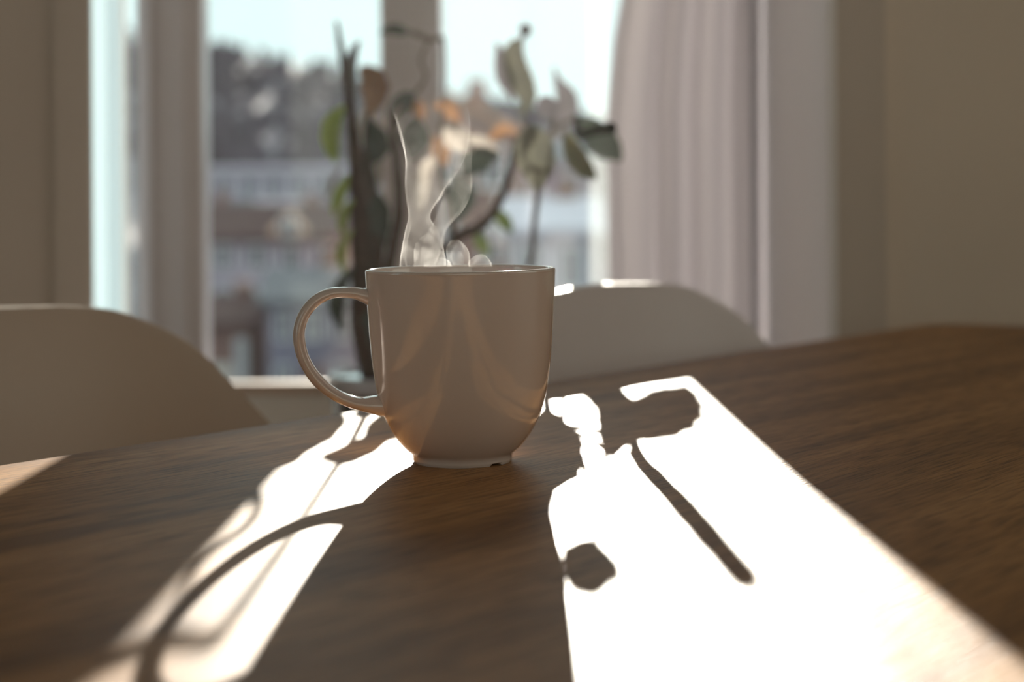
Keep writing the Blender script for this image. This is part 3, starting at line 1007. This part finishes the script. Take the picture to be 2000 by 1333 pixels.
# handle: stations (crop px 2.777/px, axis at 948) -> mm in the handle plane
HU = 0.0869
hs = [(512, 322, 52, 8.0), (470, 324, 54, 7.2), (425, 316, 40, 6.3), (385, 305, 33, 6.0), (330, 299, 31, 5.8), (280, 299, 30, 5.8), (230, 309, 31, 5.8), (180, 334, 32, 5.8),
      (135, 374, 32, 5.8), (100, 428, 32, 5.8), (80, 490, 32, 5.9), (78, 550, 33, 5.9), (92, 625, 33, 6.0), (122, 695, 33, 6.1), (165, 758, 34, 6.2),
      (220, 813, 33, 6.3), (285, 858, 33, 6.4), (350, 887, 34, 6.6), (410, 902, 38, 7.0), (470, 908, 50, 7.8), (520, 912, 60, 8.6), (560, 914, 62, 9.0)]
dirh = Vector((-math.cos(R(8)), -math.sin(R(8)), 0))
sideh = Vector((dirh.y, -dirh.x, 0))
st = []
for u_, v_, hw, dp in hs:
    rr = (951 - u_) * HU / 1000
    z = (1228 - v_) * HU / 1000
    st.append((dirh.x * rr, dirh.y * rr, z, hw * HU / 1000, dp / 1000))
bm = bmesh.new()
tube(bm, catmull(st, 5), 28, side=sideh)
link('handle', bm, M['ceramic'], mug)

bm = bmesh.new(); lathe(bm, [(0.0407, 0.0755), (0.0395, 0.0752), (0.02, 0.0751), (0, 0.0751)], 64)
cf = tag(link('coffee', bm, M['coffee'], loc=mug_p), 'dark hot coffee filling the mug', 'coffee', kind='stuff')

# ------------------------------------------------------------------ steam
st_root = Vector((mug_p.x, mug_p.y, mug_p.z + 0.091))


def steam_sheet(bm, rows, depth, n=36, t=0.0006, ph=0.0):
    """closed thin-walled rolled sheet; rows: (px left, px right, py, depth offset)"""
    rs = catmull(rows, 6)
    outer, inner = [], []
    for k, (a, b_, py, dz) in enumerate(rs):
        c = at((a + b_) / 2, py, MUG_D + dz) - st_root
        hw = max((b_ - a) / 2, 3) * MUG_D / F
        ro, ri = [], []
        for i in range(n):
            q = 2 * math.pi * i / n
            wob = 1 + 0.10 * math.sin(3 * q + k * 0.22 + ph) + 0.05 * math.sin(5 * q - k * 0.31)
            for lst, off in ((ro, 0.0), (ri, -t)):
                lst.append(bm.verts.new(c + Vector(((hw * wob + off) * math.cos(q), (hw * depth * wob + off) * math.sin(q), 0.0))))
        outer.append(ro); inner.append(ri)
    for L_, fl in ((outer, False), (inner, True)):
        for a, b_ in zip(L_[:-1], L_[1:]):
            for i in range(n):
                f = (a[i], a[(i + 1) % n], b_[(i + 1) % n], b_[i])
                bm.faces.new(f[::-1] if fl else f)
    for e, fl in ((0, True), (-1, False)):
        for i in range(n):
            f = (outer[e][i], outer[e][(i + 1) % n], inner[e][(i + 1) % n], inner[e][i])
            bm.faces.new(f[::-1] if fl else f)


bm = bmesh.new()
steam_sheet(bm, [(782, 868, 521, 0.0), (781, 866, 490, 0.0), (792, 852, 450, 0.0), (798, 842, 420, 0.0), (796, 872, 375, 0.0), (790, 900, 325, 0.0), (776, 908, 270, 0.0), (766, 915, 215, 0.0), (770, 905, 165, 0.0)], 0.7)
steam_sheet(bm, [(806, 850, 521, 0.005), (812, 866, 480, 0.005), (838, 873, 450, 0.005), (858, 905, 410, 0.005), (872, 921, 365, 0.005), (880, 920, 310, 0.005), (890, 930, 270, 0.005)], 0.5, ph=2.0)
steam_sheet(bm, [(872, 916, 521, -0.004), (872, 917, 502, -0.004), (873, 911, 483, -0.004), (880, 900, 471, -0.004), (888, 892, 468, -0.004)], 0.6, ph=1.0)
steam_sheet(bm, [(884, 904, 518, -0.012), (881, 906, 505, -0.012), (882, 900, 490, -0.012), (888, 892, 480, -0.012)], 0.6, ph=1.5)
steam_sheet(bm, [(915, 962, 521, 0.006), (918, 960, 510, 0.006), (928, 950, 500, 0.006), (936, 942, 497, 0.006)], 0.8, ph=3.0)
steam_sheet(bm, [(830, 885, 521, -0.014), (836, 880, 512, -0.014), (850, 868, 505, -0.014), (857, 861, 503, -0.014)], 0.8, ph=4.0)
bmesh.ops.recalc_face_normals(bm, faces=bm.faces)
tag(link('steam', bm, M['steam'], loc=st_root), 'thin curling wisps of white steam rising from the mug', 'steam', kind='stuff')

# ------------------------------------------------------------------ faint haze added to the room's air for the veil of lens flare
hm, nt, b, o = new_mat('veil_haze')
nt.nodes.remove(b)
v = nt.nodes.new('ShaderNodeVolumeScatter')
v.inputs['Color'].default_value = (1.0, 0.97, 0.96, 1)
v.inputs['Density'].default_value = 0.0011
v.inputs['Anisotropy'].default_value = 0.8
nt.links.new(v.outputs[0], o.inputs['Volume'])
hm.cycles.homogeneous_volume = True
bm = bmesh.new()
prism(bm, [(-2.49, -2.69), (2.49, -2.69), (2.49, 1.92), (XR - 0.02, 1.92), (XR - 0.02, 2.42), (-0.57, 2.42), (XL0 + 0.01, 1.92), (-2.49, 1.92)], 0.01, 2.59)
bmesh.ops.recalc_face_normals(bm, faces=bm.faces)
tag(link('haze', bm, hm, smooth=False), 'faint haze added to the air of the room for lens flare veil', 'haze', kind='stuff')
dv = (chair2.location - Vector((c0.x, c0.y, 0))).dot(V)
print('CHAIR2 gap to table edge', dv, (chair1.location - Vector((c0.x, c0.y, 0))).dot(V), (chair2.location - chair1.location).dot(U), math.degrees(ang))
